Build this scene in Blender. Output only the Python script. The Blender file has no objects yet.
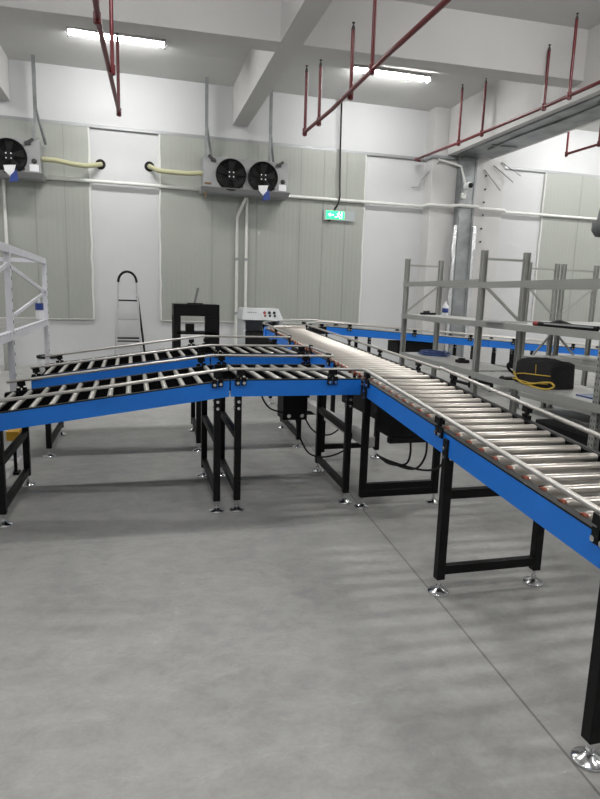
import bpy, math, random
from mathutils import Vector, Matrix
random.seed(7)
S = bpy.context.scene; C = S.collection
V = Vector
# ------------------------------------------------------------------ materials
def mat(name, col, rough=.5, metal=0., spec=.5, noise=None, bump=0., bscale=40., emit=0., wave=None):
    m = bpy.data.materials.new(name); m.use_nodes = True
    nt = m.node_tree; b = nt.nodes['Principled BSDF']
    b.inputs['Base Color'].default_value = (*col, 1); b.inputs['Roughness'].default_value = rough
    b.inputs['Metallic'].default_value = metal; b.inputs['Specular IOR Level'].default_value = spec
    tc = nt.nodes.new('ShaderNodeTexCoord')
    if noise:
        sc, amt = noise
        n = nt.nodes.new('ShaderNodeTexNoise'); n.inputs['Scale'].default_value = sc; n.inputs['Detail'].default_value = 6
        nt.links.new(tc.outputs['Object'], n.inputs['Vector'])
        r = nt.nodes.new('ShaderNodeMapRange'); r.inputs['From Min'].default_value = .25; r.inputs['From Max'].default_value = .75
        r.inputs['To Min'].default_value = 1 - amt; r.inputs['To Max'].default_value = 1 + amt
        nt.links.new(n.outputs['Fac'], r.inputs['Value'])
        mx = nt.nodes.new('ShaderNodeVectorMath'); mx.operation = 'SCALE'; mx.inputs[0].default_value = col
        nt.links.new(r.outputs['Result'], mx.inputs['Scale']); nt.links.new(mx.outputs['Vector'], b.inputs['Base Color'])
    if bump or wave:
        bp = nt.nodes.new('ShaderNodeBump'); bp.inputs['Strength'].default_value = bump or .4; bp.inputs['Distance'].default_value = .01
        if wave:
            w = nt.nodes.new('ShaderNodeTexWave'); w.wave_type = 'BANDS'; w.bands_direction = 'X'; w.wave_profile = 'SIN'
            w.inputs['Scale'].default_value = wave; nt.links.new(tc.outputs['Object'], w.inputs['Vector']); nt.links.new(w.outputs['Fac'], bp.inputs['Height'])
        else:
            n2 = nt.nodes.new('ShaderNodeTexNoise'); n2.inputs['Scale'].default_value = bscale; n2.inputs['Detail'].default_value = 4
            nt.links.new(tc.outputs['Object'], n2.inputs['Vector']); nt.links.new(n2.outputs['Fac'], bp.inputs['Height'])
        nt.links.new(bp.outputs['Normal'], b.inputs['Normal'])
    if emit:
        b.inputs['Emission Color'].default_value = (*col, 1); b.inputs['Emission Strength'].default_value = emit
    return m
M = dict(
 wall=mat('white_wall_paint', (.61,.62,.625), .8, noise=(.6,.05), bump=.15, bscale=9),
 ceil=mat('ceiling_paint', (.6,.6,.59), .85, noise=(.5,.03)),
 beam=mat('beam_paint', (.60,.592,.585), .8, noise=(.8,.03)),
 panel=mat('grey_green_panel', (.365,.38,.348), .42, noise=(.7,.04), wave=3.0, bump=.12),
 seam=mat('panel_seam', (.31,.32,.295), .5),
 foam=mat('white_sealant', (.72,.72,.7), .6, bump=.6, bscale=30),
 trimg=mat('grey_channel', (.36,.37,.38), .45, .3),
 pipew=mat('white_plastic_pipe', (.74,.74,.71), .4),
 blue=mat('blue_paint', (.008,.185,.72), .42, noise=(3,.06)),
 black=mat('black_powder_coat', (.004,.004,.0045), .5, spec=.22),
 dark=mat('dark_rubber', (.012,.012,.012), .7, spec=.3),
 pan=mat('black_under_pan', (.004,.004,.0045), 1., spec=.0),
 chrome=mat('bright_chrome', (.75,.76,.77), .18, 1.),
 zinc=mat('zinc_roller_steel', (.52,.485,.445), .3, .85, noise=(7,.2)),
 zincA=mat('satin_roller_steel', (.5,.485,.45), .33, .7, noise=(7,.1)),
 tube=mat('satin_guard_tube', (.58,.56,.53), .34, .75),
 orange=mat('orange_drive_band', (.26,.05,.018), .5),
 red=mat('red_pipe_paint', (.13,.006,.011), .35),
 redb=mat('bright_red_plastic', (.26,.012,.012), .45),
 rack=mat('grey_rack_paint', (.35,.355,.33), .5, .1, noise=(4,.05)),
 racks=mat('pale_shelf_board', (.46,.46,.45), .45, .1, noise=(3,.08)),
 white=mat('off_white_metal', (.66,.66,.71), .45, noise=(12,.07)),
 hole=mat('dark_slot', (.05,.05,.05), .8),
 galv=mat('galvanised_steel', (.27,.285,.29), .45, .5, noise=(2.2,.45), bump=.3, bscale=6),
 foil=mat('bright_foil', (.8,.81,.82), .25, .8, bump=1., bscale=14),
 evap=mat('pale_grey_casing', (.31,.315,.32), .45, .1),
 yellowp=mat('cream_insulation', (.44,.43,.27), .7, bump=.5, bscale=25),
 yellow=mat('yellow_webbing', (.62,.42,.05), .6),
 yplast=mat('yellow_plastic', (.65,.36,.02), .5),
 bag=mat('black_bag_cloth', (.012,.011,.012), .85, bump=.5, bscale=60),
 bluecap=mat('blue_plastic', (.02,.05,.25), .4),
 bluehose=mat('blue_hose_plastic', (.025,.06,.22), .35),
 paper=mat('white_card', (.8,.8,.82), .6),
 cabinet=mat('light_grey_cabinet', (.5,.52,.53), .45),
 cabd=mat('dark_grey_cabinet', (.2,.21,.21), .5),
 ladder=mat('ladder_steel', (.45,.45,.46), .4, .5),
 cover=mat('grey_cover_cloth', (.13,.135,.14), .75, bump=.4, bscale=20),
 lamph=mat('lamp_housing', (.3,.3,.3), .5),
 tubee=mat('lamp_diffuser', (1,.99,.97), .4, emit=60.),
 green=mat('green_lit_sign', (.03,.75,.22), .4, emit=.8),
 signw=mat('lit_white_symbol', (.75,1,.8), .4, emit=1.2),
 signb=mat('clear_sign_plate', (.42,.45,.47), .2),
 brown=mat('bronze_badge', (.15,.09,.03), .5),
 gfoot=mat('pale_grey_plastic', (.6,.6,.58), .5),
)
def floor_mat():
    m = bpy.data.materials.new('polished_concrete'); m.use_nodes = True; nt = m.node_tree; L = nt.links; N = nt.nodes
    b = N['Principled BSDF']; tc = N.new('ShaderNodeTexCoord')
    def noise(sc, det=8, rough=.6, dist=0., stretch=None):
        n = N.new('ShaderNodeTexNoise'); n.inputs['Scale'].default_value = sc; n.inputs['Detail'].default_value = det
        n.inputs['Roughness'].default_value = rough; n.inputs['Distortion'].default_value = dist
        if stretch:
            mp = N.new('ShaderNodeMapping'); mp.inputs['Scale'].default_value = stretch; mp.inputs['Rotation'].default_value = (0,0,.5)
            L.new(tc.outputs['Object'], mp.inputs['Vector']); L.new(mp.outputs['Vector'], n.inputs['Vector'])
        else: L.new(tc.outputs['Object'], n.inputs['Vector'])
        return n.outputs['Fac']
    def rng(s, a, c, d, e):
        r = N.new('ShaderNodeMapRange'); r.inputs['From Min'].default_value = a; r.inputs['From Max'].default_value = c
        r.inputs['To Min'].default_value = d; r.inputs['To Max'].default_value = e; L.new(s, r.inputs['Value']); return r.outputs['Result']
    def mul(a, c, op='MULTIPLY'):
        x = N.new('ShaderNodeMath'); x.operation = op
        for i, q in enumerate((a, c)):
            if isinstance(q, (int, float)): x.inputs[i].default_value = q
            else: L.new(q, x.inputs[i])
        return x.outputs[0]
    f = mul(rng(noise(.9, 7, .66, .3), .3, .7, .84, 1.14), rng(noise(6, 12, .75, .35, (1,1.4,1)), .3, .7, .82, 1.16))
    f = mul(f, rng(noise(60, 3), .3, .7, .96, 1.04))
    # pale trowel streaks
    f = mul(f, rng(noise(3.2, 14, .8, .9, (1,2.4,1)), .56, .68, 1., 1.2))
    # dark specks
    vo = N.new('ShaderNodeTexVoronoi'); vo.inputs['Scale'].default_value = 1.7; L.new(tc.outputs['Object'], vo.inputs['Vector'])
    f = mul(f, rng(vo.outputs['Distance'], .012, .022, .45, 1.))
    # saw-cut joints
    sx = N.new('ShaderNodeSeparateXYZ'); L.new(tc.outputs['Object'], sx.inputs[0])
    def line(ax, ay, bx, by, w, dk):
        l = math.hypot(bx-ax, by-ay); nx, ny = -(by-ay)/l, (bx-ax)/l
        d = mul(mul(sx.outputs[0], nx), mul(sx.outputs[1], ny), 'ADD')
        d = mul(mul(d, -(ax*nx+ay*ny), 'ADD'), 0., 'ADD'); a = N.new('ShaderNodeMath'); a.operation = 'ABSOLUTE'; L.new(d, a.inputs[0])
        return rng(a.outputs[0], w*.5, w, dk, 1.)
    f = mul(f, line(1.744,4.408,1.511,1.48,.007,.5))
    f = mul(f, line(-1,3.93,1.2,3.93,.008,.88))
    cc = N.new('ShaderNodeVectorMath'); cc.operation = 'SCALE'; cc.inputs[0].default_value = (.365,.365,.35); L.new(f, cc.inputs['Scale'])
    L.new(cc.outputs['Vector'], b.inputs['Base Color'])
    L.new(rng(noise(3, 5), .3, .7, .42, .6), b.inputs['Roughness']); b.inputs['Specular IOR Level'].default_value = .35
    bp = N.new('ShaderNodeBump'); bp.inputs['Strength'].default_value = .12; bp.inputs['Distance'].default_value = .01
    L.new(noise(14, 8), bp.inputs['Height']); L.new(bp.outputs['Normal'], b.inputs['Normal'])
    return m
M['floor'] = floor_mat()
# ------------------------------------------------------------------ mesh builder
ORG = {}
class MB:
    def __init__(s): s.v = []; s.f = []; s.mi = []; s.sm = []
    def add(s, vs, fs, mi=0, sm=False):
        o = len(s.v); s.v += [V(p) for p in vs]
        for f in fs: s.f.append([i+o for i in f]); s.mi.append(mi); s.sm.append(sm)
    def hexa(s, p, mi=0):
        s.add(p, [(0,3,2,1),(4,5,6,7),(0,1,5,4),(1,2,6,5),(2,3,7,6),(3,0,4,7)], mi)
    def box(s, x0, x1, y0, y1, z0, z1, mi=0):
        s.hexa([(x0,y0,z0),(x1,y0,z0),(x1,y1,z0),(x0,y1,z0),(x0,y0,z1),(x1,y0,z1),(x1,y1,z1),(x0,y1,z1)], mi); return s
    def bar(s, a, b, w, h, mi=0, up=(0,0,1)):
        "box from a to b, width w sideways, height h along up"
        a, b = V(a), V(b); u = (b-a).normalized(); upv = V(up)
        if abs(u.dot(upv)) > .98: upv = V((0,1,0))
        sd = u.cross(upv).normalized(); n = sd.cross(u)
        q = [(-w/2,-h/2),(w/2,-h/2),(w/2,h/2),(-w/2,h/2)]
        s.hexa([a+sd*x+n*y for x,y in q] + [b+sd*x+n*y for x,y in q], mi); return s
    def cyl(s, a, b, r, r2=None, n=16, mi=0, caps=True):
        a, b = V(a), V(b); r2 = r if r2 is None else r2; u = (b-a).normalized()
        t = V((0,0,1)) if abs(u.z) < .9 else V((1,0,0)); p = u.cross(t).normalized(); q = u.cross(p)
        vs = []
        for c, rr in ((a,r),(b,r2)):
            for i in range(n):
                an = 2*math.pi*i/n; vs.append(c + p*rr*math.cos(an) + q*rr*math.sin(an))
        s.add(vs, [(i,(i+1)%n,n+(i+1)%n,n+i) for i in range(n)], mi, True)
        if caps:
            s.add(vs[:n], [tuple(range(n))[::-1]], mi); s.add(vs[n:], [tuple(range(n))], mi)
        return s
    def tube(s, pts, r, n=10, mi=0, closed=False):
        pts = [V(p) for p in pts]; m = len(pts); vs = []; prev = None
        for i, p in enumerate(pts):
            if closed: t = pts[(i+1)%m]-pts[i-1]
            else: t = pts[min(i+1,m-1)]-pts[max(i-1,0)]
            t.normalize()
            if prev is None:
                t0 = V((0,0,1)) if abs(t.z) < .9 else V((1,0,0)); a = t.cross(t0).normalized()
            else: a = (prev - t*prev.dot(t)).normalized()
            prev = a; b = t.cross(a)
            for k in range(n):
                an = 2*math.pi*k/n; vs.append(p + a*r*math.cos(an) + b*r*math.sin(an))
        fs = []
        for i in range(m if closed else m-1):
            for k in range(n):
                j = (i+1)%m; fs.append((i*n+k, i*n+(k+1)%n, j*n+(k+1)%n, j*n+k))
        s.add(vs, fs, mi, True)
        if not closed:
            s.add(vs[:n], [tuple(range(n))[::-1]], mi); s.add(vs[-n:], [tuple(range(n))], mi)
        return s
    def lathe(s, prof, c=(0,0,0), n=24, mi=0, axis='Z'):
        vs = []; c = V(c)
        for r, z in prof:
            for i in range(n):
                an = 2*math.pi*i/n; p = V((r*math.cos(an), r*math.sin(an), z))
                if axis == 'Y': p = V((p.x, p.z, p.y))
                if axis == 'X': p = V((p.z, p.x, p.y))
                vs.append(c+p)
        s.add(vs, [(k*n+i, k*n+(i+1)%n, (k+1)*n+(i+1)%n, (k+1)*n+i) for k in range(len(prof)-1) for i in range(n)], mi, True)
        return s
    def mesh(s, name, mats, off=V((0,0,0))):
        me = bpy.data.meshes.new(name); me.from_pydata([tuple(p-off) for p in s.v], [], s.f)
        for m in (mats if isinstance(mats, (list,tuple)) else [mats]): me.materials.append(M[m])
        for i, p in enumerate(me.polygons): p.material_index = s.mi[i]; p.use_smooth = s.sm[i]
        me.update(); return me
    def build(s, name, mats, parent=None, base=None, label=None, bevel=0):
        off = ORG[parent.name] if parent else (V(base) if base else V((0,0,0)))
        o = bpy.data.objects.new(name, s.mesh(name, mats, off)); C.objects.link(o)
        if parent: o.parent = parent
        else: o.location = off
        ORG[o.name] = off
        if label: o['label'] = label
        if bevel:
            b = o.modifiers.new('Bevel', 'BEVEL'); b.width = bevel; b.segments = 2; b.limit_method = 'ANGLE'
        return o
def put(name, me, loc, parent, rot=None):
    o = bpy.data.objects.new(name, me); C.objects.link(o); o.parent = parent
    o.location = V(loc) - ORG[parent.name]; ORG[o.name] = V(loc)
    if rot: o.rotation_euler = rot
    return o
def thing(name, loc, label, cat, group=None):
    o = bpy.data.objects.new(name, None); C.objects.link(o); o.location = loc; o.empty_display_size = .1
    ORG[o.name] = V(loc); return tag(o, label, cat, group)
def tag(o, label, cat, group=None, kind=None):
    o['label'] = label; o['category'] = cat
    if group: o['group'] = group
    if kind: o['kind'] = kind
    return o
def struct(o): o['kind'] = 'structure'; return o
def arc(c, r, a0, a1, z0, z1=None, n=16):
    z1 = z0 if z1 is None else z1
    return [V((c[0]+r*math.cos(math.radians(a0+(a1-a0)*i/n)), c[1]+r*math.sin(math.radians(a0+(a1-a0)*i/n)), z0+(z1-z0)*i/n)) for i in range(n+1)]

# ------------------------------------------------------------------ room shell
WY, CZ = 13.8, 6.02
XL, XR, YB = -7., 16., -6.
struct(MB().box(XL-.2, XR+.2, YB-.2, WY+.3, -.1, 0).build('floor', 'floor'))
struct(MB().box(XL-.2, XR+.2, YB-.2, WY+.3, CZ, CZ+.15).build('ceiling', 'ceil'))
struct(MB().box(XL, XR, WY, WY+.25, 0, CZ).build('wall_back', 'wall'))
struct(MB().box(XL-.2, XL, YB, WY+.25, 0, CZ).build('wall_left', 'wall'))
struct(MB().box(XR, XR+.2, YB, WY+.25, 0, CZ).build('wall_far_right', 'wall'))
struct(MB().box(XL, XR, YB-.2, YB, 0, CZ).build('wall_front', 'wall'))
struct(MB().box(7.2, 8.38, YB, 13.4, 4.99, CZ).build('wall_right_header', 'beam'))
hs = MB()   # rough galvanised soffit lining with ragged lip
hs.box(7.34, 8.22, YB, 13.2, 4.955, 4.99)
for y0 in (1.5, 5.2, 8.9, 12.0): hs.box(7.5, 8.1, y0, y0+.06, 4.93, 4.955)
hs.tube([(7.62+.03*math.sin(y*2.1), y, 4.94) for y in [i*.4 for i in range(0,32)]], .02, 6)
struct(hs.build('trim_header_lining', 'galv'))
colm = struct(MB().box(6.84, 8.77, 13.42, WY, 0, CZ).build('trim_column', 'beam'))
for x, z in ((8.27,4.61),(8.27,4.3),(8.26,4.0),(8.26,3.7),(8.25,3.38),(8.25,3.07)):
    MB().cyl((x,13.42,z), (x,13.39,z), .021, n=10).build('anchor_bolt', 'hole', colm)
for a, b in (((8.2,13.4,4.75),(8.62,13.3,4.28)),((8.45,13.4,4.86),(8.95,13.3,4.5)),((8.65,13.4,4.95),(9.15,13.3,4.66))):
    MB().cyl(a, b, .012, n=6).build('tie_rod', 'galv', colm)
# crossed ceiling beams
def beam(name, pts):
    m = MB(); zb = 5.25 if 'along' not in name else 5.246; m.hexa([(*p, zb) for p in pts] + [(*p, CZ) for p in pts]); return struct(m.build(name, 'beam'))
beam('trim_beam_across', [(XL,9.62),(7.2,8.99),(7.2,9.37),(XL,10.02)])
beam('trim_beam_across_near', [(XL,1.9),(7.2,1.5),(7.2,1.9),(XL,2.3)])
beam('trim_beam_along', [(2.0,YB),(2.33,YB),(2.52,WY),(2.19,WY)])
beam('trim_beam_left', [(-2.75,YB),(-2.4,YB),(-2.24,WY),(-2.6,WY)])
# insulated panels
def wall_panel(x0, x1, label, seams):
    t = struct(MB().box(x0, x1, WY-.05, WY-.001, 1.0, 4.9).build('wall_back_panel', 'panel'))
    ORG[t.name] = V((0,0,0)); tag(t, label, 'panel')
    s = MB()
    for x in seams: s.box(x-.012, x+.012, WY-.056, WY-.05, 1.0, 4.9)
    s.build('panel_seam', 'seam', t)
    e = MB()
    for xe in (x0, x1):
        if -6.5 < xe < 15:
            e.tube([(xe + random.uniform(-.012,.012), WY-.03, 1.0+.26*k) for k in range(16)], .028, 6)
    e.tube([(x0+(x1-x0)*k/14, WY-.03, 1.0+random.uniform(-.012,.012)) for k in range(15)], .024, 6)
    e.build('sealant_edge', 'foam', t)
    return t
wall_panel(-6.4, -.79, 'pale green-grey ribbed wall panel at the left, behind the left cooler', [-5.3,-4.2,-3.1,-1.85,-1.28])
wall_panel(.63, 5.31, 'widest pale green-grey ribbed wall panel, in the middle behind the whole two-fan cooler', [1.75,2.75,3.75,4.3,4.85])
wall_panel(10.2, 15.2, 'pale green-grey ribbed wall panel at the right, beyond the galvanised pillar', [11.3,12.4,13.5])
# channel above panels and white wall pipe, both stepping round the column
ch = MB(); zt = 4.93
for a, b in (((XL,WY-.03),(6.81,WY-.03)),((6.81,WY-.03),(6.81,13.39)),((6.81,13.39),(7.43,13.39)),((8.8,WY-.03),(XR,WY-.03))):
    ch.bar((*a,zt), (*b,zt), .05, .06)
struct(ch.build('trim_wall_channel', 'trimg'))
wp = MB().tube([(XL+.05,WY-.1,3.84),(6.72,WY-.1,3.84),(6.77,13.68,3.84),(6.77,13.4,3.84),(6.84,13.34,3.84),(7.3,13.33,3.84),(7.42,13.14,3.84),(7.95,13.14,3.84),(8.08,13.33,3.84),(8.8,13.34,3.84),(8.86,13.42,3.84),(8.86,13.66,3.84),(8.93,WY-.1,3.86),(XR-.05,WY-.1,3.86)], .036, 10)
tag(wp.build('wall_pipe', 'pipew'), 'long white pipe running level across the whole back wall at mid height', 'pipe')
for x, lab, zb in ((2.30,'thin white drop pipe under the middle cooler, left one of the pair',.3),(2.51,'white drop pipe under the middle cooler, right one of the pair',.3),(-2.42,'white drop pipe on the wall below the left cooler',.3)):
    z1 = 3.3 if x == 2.30 else 3.8
    pts = [(x,WY-.09,.0),(x,WY-.09,z1)]
    if x == 2.30: pts += [(x+.02,WY-.13,3.38),(2.46,13.55,3.72)]
    p = MB().tube(pts, .034, 8); o = p.build('drop_pipe', 'pipew'); tag(o, lab, 'pipe', 'drop pipes under the coolers')
    k = MB()
    for z in (1.2, 2.4): k.cyl((x,WY-.09,z-.03), (x,WY-.09,z+.03), .045, n=8)
    k.build('pipe_clip', 'trimg', o)

# ------------------------------------------------------------------ steel pillar with foil
pl = thing('steel_pillar', (7.68,13.3,0), 'galvanised steel pillar with bright foil edges under the doorway header', 'pillar')
m = MB().box(7.47,7.9,13.22,13.4,0,4.955); m.box(7.5,7.53,13.2,13.22,0,4.95); m.box(7.84,7.87,13.2,13.22,0,4.95)
m.build('pillar_casing', 'galv', pl)
for xs, z1 in ((7.44,3.3),(7.93,3.3)):
    f = MB(); prev = None
    for k in range(22):
        z = .1 + z1*k/21; w = random.uniform(.0,.05)
        cur = (xs-.03-w if xs < 7.6 else xs-.03, xs+.03 if xs < 7.6 else xs+.03+w, z)
        if prev: f.hexa([(prev[0],13.2,prev[2]),(prev[1],13.2,prev[2]),(prev[1],13.24,prev[2]),(prev[0],13.24,prev[2]),(cur[0],13.2,cur[2]),(cur[1],13.2,cur[2]),(cur[1],13.24,cur[2]),(cur[0],13.24,cur[2])])
        prev = cur
    f.build('foil_edge', 'foil', pl)
# security camera
cc = thing('security_camera', (7.55,13.2,4.2), 'small white security camera on the galvanised pillar', 'camera')
MB().box(7.5,7.6,13.12,13.22,4.0,4.12).cyl((7.55,13.15,4.06),(7.6,13.05,4.2),.02).build('bracket','pipew',cc)
MB().lathe([(0,-.14),(.055,-.13),(.075,-.09),(.075,.05),(.06,.1)], (7.56,13.0,4.26), 16, 0, 'Y').build('camera_body','paper',cc)
MB().lathe([(0,-.17),(.04,-.16),(.06,-.13),(.06,-.09)], (7.56,13.0,4.255), 16, 0, 'Y').build('lens','dark',cc)
cd = MB().tube([(6.95,13.36,4.86),(7.35,13.34,4.8),(7.48,13.22,4.72),(7.52,13.16,4.5),(7.56,13.12,4.3)], .025, 8)
tag(cd.build('conduit','pipew'), 'white conduit bending down to the security camera', 'conduit')
wr = MB().tube([(7.0,13.36,4.84),(6.72,13.72,4.45),(6.66,13.74,4.28),(6.5,13.76,4.27)], .012, 6)
tag(wr.build('loose_wire','trimg'), 'thin loose wire hanging at the white column left of the pillar', 'wire')

# ------------------------------------------------------------------ lamps
def lamp(x, y, label):
    L = 1.6
    t = thing('tube_lamp', (x,y,CZ-.12), label, 'lamp', 'ceiling tube lamps')
    MB().box(x-L/2,x+L/2,y-.09,y+.09,CZ-.05,CZ).box(x-L/2-.02,x-L/2,y-.09,y+.09,CZ-.12,CZ).box(x+L/2,x+L/2+.02,y-.09,y+.09,CZ-.12,CZ).build('lamp_housing','lamph',t)
    m = MB(); n = 10; vs = []
    for xx in (x-L/2, x+L/2):
        for i in range(n+1):
            a = math.pi*i/n; vs.append((xx, y+.055*math.cos(a), CZ-.055-.05*math.sin(a)))
    m.add(vs, [(i,i+1,n+2+i,n+1+i) for i in range(n)], 0, True)
    m.build('diffuser','tubee',t)
lamp(-.16,11.85,'lit white tube lamp on the ceiling at the left, behind the left red pipe')
lamp(4.97,11.75,'lit white tube lamp on the ceiling right of the long beam')
k = 0
for x in (-5.3,-.16,4.97):
    for y in (5.9, .0):
        lamp(x+.3, y, 'lit white tube lamp on the ceiling out over the near part of the hall')
lamp(-5.0,11.85,'lit white tube lamp on the ceiling beyond the left beam')
for x in (10.5, 14.2):
    for y in (11.7, 6.5, 1.2): lamp(x, y, 'lit white tube lamp in the bay beyond the header')

# ------------------------------------------------------------------ red sprinkler pipes
def red_line(pts, ups, label, r=.028):
    p0 = V(pts[0]); t = thing('sprinkler_pipe', p0, label, 'pipe')
    MB().tube(pts, r, 10).build('main_pipe','red',t)
    for (x,y,z0,z1) in ups:
        u = MB().cyl((x,y,z0-.06),(x,y,z1-.08), r*.85, n=10).cyl((x,y,z0-.05),(x,y,z0+.05), r*1.35, n=10).build('riser','red',t)
        MB().cyl((x,y,z1-.08),(x,y,z1-.03), r*.95, r*.5, 10).cyl((x,y,z1-.03),(x,y,z1), r*.3, n=6).cyl((x,y,z1-.002),(x,y,z1+.006), r*.8, n=8).build('sprinkler_head','hole',u)
    return t
ups = [(2.70,9.75,4.2,5.17),(2.74,9.13,4.2,5.05),(2.76,7.82,4.2,5.05),(2.68,6.9,4.2,5.4),(2.68,3.2,4.2,CZ),(2.68,-1.,4.2,CZ)]
red_line([(2.70,9.75,4.2),(2.73,8.5,4.2),(2.68,6.5,4.2),(2.68,-5.5,4.2)], ups, 'dark red sprinkler pipe with risers in the middle, crossing in front of the right lamp')
red_line([(-.13,9.75,4.2),(-.26,6.8,4.2),(-.4,-5.5,4.2)], [(-.13,9.75,4.2,5.25),(-.17,8.0,4.2,5.2),(-.27,6.6,4.2,5.4),(-.35,3.2,4.2,CZ),(-.38,-1.,4.2,CZ)], 'dark red sprinkler pipe at the upper left, crossing in front of the left lamp')
red_line([(6.62,13.66,4.86),(6.47,13.6,4.86),(6.47,11.6,4.8),(6.47,9.1,4.76),(6.47,-5.5,4.76)], [(6.47,11.62,4.8,5.9),(6.47,10.76,4.78,5.75),(6.47,8.95,4.76,5.68),(6.47,8.36,4.76,5.9),(6.47,3.2,4.76,CZ),(6.47,-1.,4.76,CZ)], 'dark red sprinkler pipe at the right, running beside the doorway header')
red_line([(9.6,12.3,5.0),(9.6,6.0,4.95)], [(9.6,12.3,5.0,CZ),(9.6,11.3,5.0,CZ),(9.6,8.0,4.97,CZ)], 'short dark red sprinkler pipe beyond the doorway header')

# ------------------------------------------------------------------ evaporator coolers
def cooler(x0, label, tagx, hxs):
    t = thing('evaporator_cooler', (x0+.92,13.5,3.74), label, 'cooler')
    b = MB(); b.box(x0,x0+1.83,13.3,13.72,3.82,4.46)
    b.hexa([(x0-.03,13.33,3.74),(x0+1.86,13.33,3.74),(x0+1.86,13.72,3.74),(x0-.03,13.72,3.74),(x0-.06,13.22,3.84),(x0+1.89,13.22,3.84),(x0+1.89,13.74,3.84),(x0-.06,13.74,3.84)])
    b.build('casing','evap',t,bevel=.01)
    for fx in (x0+.585, x0+1.275):
        fn = MB().lathe([(.325,0),(.325,-.05),(.305,-.06),(.30,-.03),(.29,-.01),(0,-.01)], (fx,13.3,4.115), 32, 0, 'Y').build('fan_ring','black',t)
        bl = MB()
        for q in range(5):
            a = 2*math.pi*q/5+.3; d = V((math.cos(a),0,math.sin(a))); e = V((-d.z,0,d.x)); c0 = V((fx,13.27,4.115))
            p = [c0+d*.07-e*.03, c0+d*.28-e*.1, c0+d*.29+e*.07+V((0,.018,0)), c0+d*.07+e*.04+V((0,.015,0))]
            bl.hexa([x+V((0,-.004,0)) for x in p]+[x+V((0,.004,0)) for x in p])
        bl.build('fan_blades','dark',fn)
        g = MB()
        for r in (.1,.17,.24,.29): g.tube([(fx+r*math.cos(2*math.pi*i/24),13.235,4.115+r*math.sin(2*math.pi*i/24)) for i in range(24)], .003, 4, closed=True)
        for q in range(6):
            a = math.pi*q/6; g.cyl((fx-.3*math.cos(a),13.235,4.115-.3*math.sin(a)),(fx+.3*math.cos(a),13.235,4.115+.3*math.sin(a)), .004, n=4)
        g.build('fan_guard','black',fn)
        h = MB()
        h.cyl((fx,13.245,4.115),(fx,13.232,4.115),.08,n=16,mi=1)
        for sx_ in (-1,1):
            for sz in (-1,1): h.cyl((fx+.045*sx_,13.24,4.115+.045*sz),(fx+.045*sx_,13.222,4.115+.045*sz), .014, n=8)
        h.build('fan_hub',['paper','dark'],fn)
    for hx in hxs:
        m = MB().bar((hx,13.42,CZ),(hx,13.42,5.05),.065,.04)
        m.bar((hx,13.42,5.1),(hx-.03,13.36,4.46),.05,.03).bar((hx,13.42,5.1),(hx+.14,13.66,4.46),.05,.03)
        m.build('hanger','galv',t)
    for bx, s in ((x0+.2,1),(x0+1.62,-1)):
        MB().bar((bx-.1*s,13.28,4.47),(bx+.06*s,13.28,4.36),.03,.05).box(bx-.05,bx+.05,13.27,13.3,4.36,4.42).build('lug','hole',t)
    MB().box(x0+1.63,x0+1.8,13.29,13.3,3.87,4.0).build('rating_plate','paper',t)
    MB().lathe([(0,-.012),(.05,-.01),(.05,0)],(x0+1.72,13.3,4.06),12,0,'Y').build('plug','hole',t)
    MB().lathe([(0,-.012),(.03,-.01),(.03,0)],(x0+.82,13.3,3.9),12,0,'Y').lathe([(0,-.012),(.03,-.01),(.03,0)],(x0+1.52,13.3,3.9),12,0,'Y').build('plug','hole',t)
    MB().lathe([(0,-.01),(.5,-.008),(.5,0)],(0,0,0),16,0,'Y').box(x0+.03,x0+.17,13.288,13.3,3.89,3.93).build('badge','brown',t) if False else MB().box(x0+.03,x0+.17,13.288,13.3,3.89,3.93).build('badge','brown',t,bevel=.01)
    MB().tube([(x0+.05,13.3,3.74),(x0+.05,13.28,3.66),(x0+.03,13.26,3.62)],.018,6).build('drain_tap','brown',t)
    c = MB(); x = tagx
    c.hexa([(x-.1,13.2,3.82),(x+.03,13.2,3.7),(x+.03,13.215,3.7),(x-.1,13.215,3.82),(x-.12,13.2,3.93),(x+.1,13.2,3.95),(x+.1,13.215,3.95),(x-.12,13.215,3.93)],0)
    c.hexa([(x-.03,13.19,3.62),(x+.14,13.19,3.66),(x+.14,13.2,3.66),(x-.03,13.2,3.62),(x+.0,13.19,3.75),(x+.11,13.19,3.87),(x+.11,13.2,3.87),(x+.0,13.2,3.75)],1)
    c.build('hang_tag',['paper','bluecap'],t)
    return t
cooler(1.5,'grey two-fan ceiling cooler in the middle of the back wall, whole',2.78,(1.58,2.95))
cooler(-3.5,'grey ceiling cooler cut off by the left edge of the photo',-2.2,(-3.2,-1.74))
for pts, hx, lab in (([(-1.66,13.45,4.14),(-1.4,13.45,4.14),(-1.1,13.46,4.1),(-.85,13.5,4.09),(-.68,13.62,4.14),(-.56,13.798,4.2)],-.57,'cream insulated pipe from the left cooler into a black wall hole'),
                ([(1.5,13.45,4.13),(1.2,13.45,4.1),(.85,13.46,4.1),(.6,13.52,4.12),(.48,13.64,4.19),(.42,13.798,4.24)],.42,'cream insulated pipe from the middle cooler into a black wall hole')):
    o = MB().tube(pts, .05, 10).build('insulated_pipe','yellowp'); tag(o, lab, 'pipe')
    MB().lathe([(0,-.01),(.1,-.01),(.105,0)],(hx,WY-.0,pts[-1][2]),16,0,'Y').build('wall_hole','dark',o)
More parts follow.
